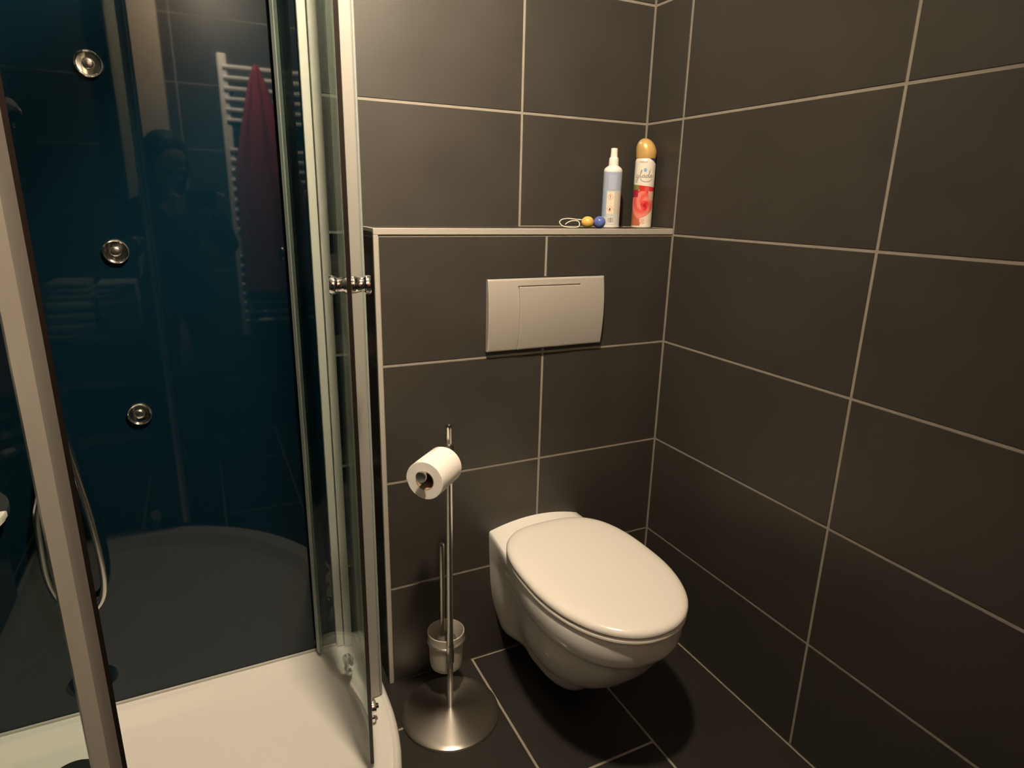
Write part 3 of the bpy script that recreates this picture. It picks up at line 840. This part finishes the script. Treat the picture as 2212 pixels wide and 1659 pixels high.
# --- spray bottle
def diamond(x, z, cx, cz, r): return abs(x - cx) + abs(z - cz) * 0.92 - r
def bottle_colour(s, z):
    x = s * 1000; zz = z * 1000
    white = (0.72, 0.72, 0.70)
    if zz < 7 or zz > 147: return (0.80, 0.78, 0.74)
    c = (0.58, 0.60, 0.58)
    if 98 < zz <= 146:
        t = (zz - 98) / 48
        c = (0.34 + 0.02 * t, 0.42, 0.58 + 0.06 * t)
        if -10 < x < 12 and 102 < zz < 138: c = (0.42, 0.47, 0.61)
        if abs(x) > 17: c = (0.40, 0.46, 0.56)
        return c
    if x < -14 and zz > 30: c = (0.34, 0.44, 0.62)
    if -13 < x < 7.5 and 38 < zz < 95:
        c = (0.82, 0.72, 0.60)
        for cz in (82, 51):
            d = diamond(x, zz, -3, cz, 9.2)
            if -1.6 < d < 0: return (0.74, 0.24, 0.16)
        if abs(x + 3) < 1.0 and (80 < zz < 87 or 76.5 < zz < 78.5): return (0.18, 0.12, 0.10)
        if abs(x + 3) < 2.6 - abs(zz - 49.5) * 0.42 + (0.3 if zz < 49.5 else -0.2) and 46 < zz < 55: return (0.20, 0.08, 0.06)
        if 63 < zz < 71 and abs(x + 3) < 5 and math.sin(x * 2.2) > 0.2 and int(zz) % 3 == 0: return (0.62, 0.44, 0.36)
        return c
    if x >= 7.5 and 38 < zz < 95:
        c = (0.62, 0.58, 0.50)
        if int(zz * 0.7) % 2 == 0 and math.sin(x * 1.7 + zz) > -0.2: c = (0.56, 0.52, 0.46)
        return c
    if -9 < x < 9 and 12 < zz < 30:
        c = white
        if -7.5 < x < 7.5 and 14 < zz < 28:
            bits = '101101110010110111010110010111'
            if bits[int((x + 7.5) / 15 * 30) % 30] == '1': c = (0.22, 0.20, 0.20)
        return c
    return c
BTX, BTY = -0.147, 0.094
RADIUS = 0.0250
bottle = thing('spray_bottle', (BTX, BTY, LEDGE), 'slim white spray bottle with pale blue label beside the rose can', 'spray bottle')
face_b = math.atan2(CAM.y - BTY, CAM.x - BTX)
prof = [(0.0, 0.0), (0.0235, 0.0), (0.0255, 0.0015), (0.0258, 0.005), (0.0250, 0.007)] + [(0.0250, 0.007 + 0.0007 * i) for i in range(1, 205)] + [(0.0246, 0.153), (0.0225, 0.157), (0.0175, 0.161), (0.0130, 0.164), (0.0125, 0.166)]
printed_cylinder('bottle_body', prof, (BTX, BTY, LEDGE), bottle, 240, lambda s, z: bottle_colour(s, z), face_b)
pump = add('pump_collar', bm_lathe([(0.0, 0.164), (0.0130, 0.164), (0.0133, 0.166), (0.0128, 0.180), (0.0115, 0.184), (0.0098, 0.186), (0, 0.186)], (BTX, BTY, LEDGE), 36), 'white_plastic', bottle, True, 40)
noz = add('pump_nozzle', bm_lathe([(0.0, 0.184), (0.0098, 0.184), (0.0092, 0.196), (0.0088, 0.206), (0.0082, 0.2085), (0, 0.2085)], (BTX, BTY, LEDGE), 28), 'white_plastic', pump, True, 40)

# --- ball charm with cord loop
charm = thing('ball_charm', (-0.232, 0.055, LEDGE), 'yellow ball and blue ball joined on a white looped cord', 'charm')
def ball(name, c, r, mat, squash=1.0, axis=(0.93, -0.35, 0)):
    prof = [(r * math.sin(math.pi * i / 24) if 0 < i < 24 else 0.0, -r * squash * math.cos(math.pi * i / 24)) for i in range(25)]
    return add(name, bm_lathe(prof, c, 36, axis), mat, charm, True)
ball('blue_ball', (-0.2165, 0.042, LEDGE + 0.0160), 0.0160, 'blue')
ball('yellow_ball', (-0.2455, 0.055, LEDGE + 0.0155), 0.0150, 'yellow', 1.12)
cz = LEDGE + 0.0
loop = [(-0.258, 0.060, cz + 0.021), (-0.275, 0.064, cz + 0.022), (-0.298, 0.068, cz + 0.024), (-0.318, 0.068, cz + 0.021), (-0.326, 0.064, cz + 0.013), (-0.318, 0.058, cz + 0.0045),
        (-0.300, 0.050, cz + 0.002), (-0.280, 0.048, cz + 0.003), (-0.272, 0.052, cz + 0.010), (-0.276, 0.056, cz + 0.018), (-0.292, 0.060, cz + 0.018), (-0.306, 0.060, cz + 0.013), (-0.312, 0.058, cz + 0.009)]
add('cord_loop', bm_tube(smooth_path(loop, 8), 0.0014, 8), 'cord', charm, True)

# ------------------------------------------------------------------ things behind the camera, seen mirrored in the shower panel
rad = thing('towel_radiator', (-0.72, YF + 0.06, 0.55), 'white ladder towel radiator on the wall behind the camera', 'radiator')
RX0, RX1, RZ0, RZ1 = -0.995, -0.46, 0.55, 1.93
ry = YF + 0.06
for x in (RX0, RX1):
    add('upright', bm_box((x - 0.022, ry - 0.016, RZ0), (x + 0.022, ry + 0.016, RZ1), 0.008, 3), 'radiator', rad, True, 50)
zb = []
z = RZ1 - 0.06
for grp in (6, 9, 8):
    for i in range(grp): zb.append(z); z -= 0.0480
    z -= 0.090
for z in zb:
    if z > RZ0 + 0.03:
        add('rung', bm_tube([Vector((RX0, ry + 0.018, z)), Vector((RX1, ry + 0.018, z))], 0.0105, 12), 'radiator', rad, True, 50)
for x in (RX0 + 0.03, RX1 - 0.03):
    for z in (RZ0 + 0.15, RZ1 - 0.15):
        add('wall_bracket', bm_tube([Vector((x, YF + 0.003, z)), Vector((x, ry - 0.01, z))], 0.01, 10), 'radiator', rad)

# red towel hung from one point
bm = bmesh.new(); tw = []
hx, hz = -0.846, 1.885
NU, NV = 28, 30
for j in range(NV + 1):
    t = j / NV
    z = hz - 1.12 * t
    wl = 0.012 + 0.125 * min(1, (t / 0.42)) ** 0.8
    wr = 0.012 + 0.20 * min(1, (t / 0.55)) ** 0.9
    row = []
    for i in range(NU + 1):
        s = i / NU
        x = hx - wl + (wl + wr) * s
        y = ry + 0.052 + 0.014 * math.sin(s * 17 + 0.6 * t) * min(1, 0.3 + t * 2) + 0.02 * (1 - abs(2 * s - 1))
        row.append(bm.verts.new((x, y, z - 0.10 * t * abs(2 * s - 1) ** 2 * (1 - t))))
    tw.append(row)
for a, b in zip(tw[:-1], tw[1:]):
    for i in range(NU): bm.faces.new((a[i], a[i + 1], b[i + 1], b[i]))
towel = add('bath_towel', bm, 'towel_red', None, True)
sm = towel.modifiers.new('thick', 'SOLIDIFY'); sm.thickness = 0.006
tag(towel, 'dark red towel hanging from a rung of the towel radiator', 'towel')

# small open rack with folded towels
rack = thing('towel_rack', (-1.635, YF + 0.18, 0.0), 'low open wooden rack with folded towels behind the camera', 'rack')
for x in (-1.855, -1.425):
    for y in (YF + 0.03, YF + 0.33):
        add('post', bm_box((x - 0.013, y - 0.013, 0.0), (x + 0.013, y + 0.013, 0.86), 0.002, 1), 'wood', rack)
for z in (0.12, 0.40, 0.635):
    add('shelf', bm_box((-1.865, YF + 0.02, z), (-1.412, YF + 0.345, z + 0.018), 0.002, 1), 'wood', rack)
def folded(x0, x1, y0, y1, z0, z1, mat, label):
    bm = bmesh.new()
    nl = 3; hh = (z1 - z0) / nl
    for i in range(nl):
        bm_box((x0 + 0.002 * i, y0, z0 + hh * i), (x1 - 0.002 * i, y1 - 0.003 * i, z0 + hh * (i + 1) - 0.0005), hh * 0.42, 3, bm)
    o = add('folded_towel', bm, mat, None, True, 50)
    return tag(o, label, 'towel', 'folded towels on the rack')
ty0, ty1 = YF + 0.05, YF + 0.30
folded(-1.835, -1.640, ty0, ty1, 0.655, 0.80, 'towel_white', 'white folded towel on the rack, lower left of four')
folded(-1.632, -1.455, ty0, ty1, 0.655, 0.80, 'towel_cream', 'cream yellow folded towel on the rack')
folded(-1.815, -1.645, ty0 + .02, ty1 - .02, 0.801, 0.885, 'towel_white', 'white folded towel lying on the white towel below it')
folded(-1.630, -1.465, ty0 + .02, ty1 - .02, 0.801, 0.875, 'towel_white', 'white folded towel lying on the cream yellow towel')

# phone in the photographer's hands (its lens is where the picture is taken from)
PC = CAM - F_AX * 0.020 + R_AX * 0.040 - U_AX * 0.018
phone = thing('phone', tuple(PC), 'dark smartphone held sideways by the photographer', 'phone')
def oriented(bm, c=PC):
    bm.transform(Matrix.Translation(c) @ Matrix((R_AX, U_AX, -F_AX)).transposed().to_4x4()); return bm
add('case', oriented(bm_box((-0.075, -0.0365, -0.004), (0.075, 0.0365, 0.004), 0.003, 2)), 'black', phone, True, 40)
add('screen', oriented(bm_box((-0.071, -0.0335, 0.004), (0.071, 0.0335, 0.0044))), simple('phone_screen', (0.01, 0.01, 0.012), 0.08), phone)
add('lens_block', oriented(bm_box((-0.068, 0.0, -0.0062), (-0.038, 0.032, -0.004), 0.0008, 1)), 'seal', phone)

# photographer
def skin_mesh(verts, edges, radii, root=0, sub=2):
    me = bpy.data.meshes.new('sk'); me.from_pydata([tuple(v) for v in verts], edges, [])
    o = bpy.data.objects.new('sk', me); COL.objects.link(o)
    md = o.modifiers.new('skin', 'SKIN'); md.use_smooth_shade = True
    for i, sv in enumerate(me.skin_vertices[0].data):
        r = radii[i]
        sv.radius = (r, r) if not isinstance(r, tuple) else r
        sv.use_root = (i == root)
    ss = o.modifiers.new('sub', 'SUBSURF'); ss.levels = sub; ss.render_levels = sub
    dg = bpy.context.evaluated_depsgraph_get()
    ev = o.evaluated_get(dg); res = bpy.data.meshes.new_from_object(ev)
    bpy.data.objects.remove(o); bpy.data.meshes.remove(me)
    return res

fw = Vector((F_AX.x, F_AX.y, 0)).normalized(); rt = Vector((R_AX.x, R_AX.y, 0)).normalized()
B0 = Vector((-1.275, -1.735, 0)) - fw * 0.03     # body axis on the floor
def bp(r, f, z): return B0 + rt * r + fw * f + Vector((0, 0, z))
HEAD = Vector((-1.272, -1.665, 1.395))
hl = PC - R_AX * 0.080 - U_AX * 0.012; hr = PC + R_AX * 0.080 - U_AX * 0.012
V = [bp(0, 0, 0.86), bp(0, 0.005, 1.00), bp(0, 0.0, 1.13), bp(0, -0.01, 1.205), bp(0, 0.01, 1.27), bp(0.01, 0.03, 1.32),
     bp(-0.155, -0.01, 1.195), bp(-0.225, 0.02, 1.00), hl - fw * 0.075 - rt * 0.035 - Vector((0, 0, 0.045)), hl - fw * 0.022 - rt * 0.008 - Vector((0, 0, 0.014)),
     bp(0.155, -0.01, 1.195), bp(0.265, 0.03, 1.02), hr - fw * 0.075 + rt * 0.035 - Vector((0, 0, 0.045)), hr - fw * 0.022 + rt * 0.008 - Vector((0, 0, 0.014)),
     bp(-0.095, 0, 0.80), bp(-0.10, 0.015, 0.47), bp(-0.105, -0.01, 0.09), bp(-0.115, 0.13, 0.035),
     bp(0.095, 0, 0.80), bp(0.10, 0.015, 0.47), bp(0.105, -0.01, 0.09), bp(0.115, 0.13, 0.035)]
Eg = [(0, 1), (1, 2), (2, 3), (3, 4), (4, 5), (3, 6), (6, 7), (7, 8), (8, 9), (3, 10), (10, 11), (11, 12), (12, 13), (0, 14), (14, 15), (15, 16), (16, 17), (0, 18), (18, 19), (19, 20), (20, 21)]
Rd = [(.15, .11), (.125, .10), (.14, .105), (.105, .085), .052, .050, .062, .046, .032, .025, .062, .046, .032, .025, .088, .060, .042, .034, .088, .060, .042, .034]
bodym = skin_mesh(V, Eg, Rd, 0, 2)
bm = bmesh.new(); bm.from_mesh(bodym); bpy.data.meshes.remove(bodym)
# head: skull, jaw, nose, ears
look = (PC - HEAD).normalized()
side = look.cross(Vector((0, 0, 1))).normalized(); upv = side.cross(look)
HM = Matrix((side, look, upv)).transposed().to_4x4()
def blob(c, rx, ry, rz, seg=20):
    b = bmesh.new(); bmesh.ops.create_uvsphere(b, u_segments=seg, v_segments=seg // 2 + 2, radius=1.0)
    b.transform(Matrix.Translation(HEAD) @ HM @ Matrix.Translation(c) @ Matrix.Diagonal((rx, ry, rz, 1)))
    merge(bm, b)
blob((0, -0.01, 0.03), 0.073, 0.092, 0.082); blob((0, 0.018, -0.035), 0.058, 0.068, 0.075); blob((0, 0.045, -0.085), 0.030, 0.028, 0.022)
blob((0, 0.088, -0.018), 0.012, 0.017, 0.024); blob((0, 0.080, -0.055), 0.022, 0.010, 0.007); blob((0, 0.080, -0.066), 0.019, 0.010, 0.006)
blob((0, 0.079, 0.022), 0.045, 0.012, 0.008)
for s in (-1, 1): blob((s * 0.073, -0.005, -0.005), 0.010, 0.018, 0.030)
# hands: palm + five bent fingers, thumbs on the near edge
def hand(base, s):
    palm = base - fw * 0.006 - U_AX * 0.004
    fing = []
    out = R_AX * s
    up = U_AX
    b = bmesh.new(); bmesh.ops.create_uvsphere(b, u_segments=16, v_segments=10, radius=1.0)
    b.transform(Matrix.Translation(palm + out * 0.012 - F_AX * 0.012) @ Matrix((R_AX, U_AX, -F_AX)).transposed().to_4x4() @ Matrix.Diagonal((0.020, 0.042, 0.026, 1)))
    merge(bm, b)
    for k, (du, ln) in enumerate(((0.034, 0.050), (0.014, 0.056), (-0.007, 0.052), (-0.027, 0.042))):
        p0 = palm + up * du + out * 0.018 - F_AX * 0.004
        p1 = p0 + F_AX * 0.028 + out * 0.006
        p2 = p1 + F_AX * 0.012 - out * ln * 0.40
        p3 = p2 - out * ln * 0.35 - F_AX * 0.004
        m_ = skin_mesh([p0, p1, p2, p3], [(0, 1), (1, 2), (2, 3)], [0.0095, 0.009, 0.008, 0.007], 0, 1)
        bm.from_mesh(m_); bpy.data.meshes.remove(m_)
    p0 = palm - up * 0.030 - F_AX * 0.016
    p1 = p0 - out * 0.016 - F_AX * 0.010 + up * 0.006
    p2 = p1 - out * 0.022 + up * 0.014 + F_AX * 0.006
    m_ = skin_mesh([p0, p1, p2], [(0, 1), (1, 2)], [0.012, 0.010, 0.008], 0, 1)
    bm.from_mesh(m_); bpy.data.meshes.remove(m_)
hand(hl, -1); hand(hr, 1)
me = bpy.data.meshes.new('person'); bm.to_mesh(me); bm.free()
tmp = bpy.data.objects.new('tmp', me); COL.objects.link(tmp)
rm = tmp.modifiers.new('r', 'REMESH'); rm.mode = 'VOXEL'; rm.voxel_size = 0.006; rm.use_smooth_shade = True
sm = tmp.modifiers.new('s', 'SMOOTH'); sm.iterations = 2; sm.factor = 0.5
ev = tmp.evaluated_get(bpy.context.evaluated_depsgraph_get())
pm = bpy.data.meshes.new_from_object(ev); bpy.data.objects.remove(tmp)
pm.materials.clear()
for k in ('skin', 'top', 'trousers', 'black'): pm.materials.append(M[k])
cen = np.empty(len(pm.polygons) * 3, dtype=np.float32); pm.polygons.foreach_get('center', cen); cen = cen.reshape(-1, 3)
mi = np.ones(len(pm.polygons), dtype=np.int32)
mi[cen[:, 2] < 0.90] = 2
mi[cen[:, 2] < 0.075] = 3
hd = np.linalg.norm(cen - np.array(HEAD), axis=1) < 0.16
ph = np.minimum(np.linalg.norm(cen - np.array(hl), axis=1), np.linalg.norm(cen - np.array(hr), axis=1)) < 0.075
mi[(hd & (cen[:, 2] > 1.265)) | ph] = 0
pm.polygons.foreach_set('material_index', mi)
pm.polygons.foreach_set('use_smooth', np.ones(len(pm.polygons), dtype=bool))
person = thing('person', tuple(B0), 'person in dark clothes standing and holding a phone, mirrored in the shower panel', 'person')
pm.transform(Matrix.Translation(-B0))
link('body', pm, None, person)
# hair: cap + falling sides
bm = bmesh.new()
def hblob(c, rx, ry, rz):
    b = bmesh.new(); bmesh.ops.create_uvsphere(b, u_segments=28, v_segments=18, radius=1.0)
    b.transform(Matrix.Translation(HEAD) @ HM @ Matrix.Translation(c) @ Matrix.Diagonal((rx, ry, rz, 1)))
    merge(bm, b)
hblob((0, -0.030, 0.042), 0.086, 0.092, 0.090); hblob((0, -0.055, -0.04), 0.084, 0.066, 0.13)
for s in (-1, 1): hblob((s * 0.072, -0.005, -0.05), 0.022, 0.042, 0.115); hblob((s * 0.05, -0.02, -0.13), 0.035, 0.045, 0.08)
me = bpy.data.meshes.new('hair_src'); bm.to_mesh(me); bm.free()
tmp = bpy.data.objects.new('tmp', me); COL.objects.link(tmp)
rm = tmp.modifiers.new('r', 'REMESH'); rm.mode = 'VOXEL'; rm.voxel_size = 0.007; rm.use_smooth_shade = True
sm = tmp.modifiers.new('s', 'SMOOTH'); sm.iterations = 4
hm = bpy.data.meshes.new_from_object(tmp.evaluated_get(bpy.context.evaluated_depsgraph_get())); bpy.data.objects.remove(tmp)
hm.materials.clear(); hm.materials.append(M['hair']); hm.transform(Matrix.Translation(-B0))
hm.polygons.foreach_set('use_smooth', np.ones(len(hm.polygons), dtype=bool))
link('hair', hm, None, person)
for s in (-1, 1):
    b = bmesh.new(); bmesh.ops.create_uvsphere(b, u_segments=14, v_segments=10, radius=0.0115)
    b.transform(Matrix.Translation(HEAD) @ HM @ Matrix.Translation((s * 0.030, 0.0755, 0.006)))
    add('eye', b, 'black', person, True)
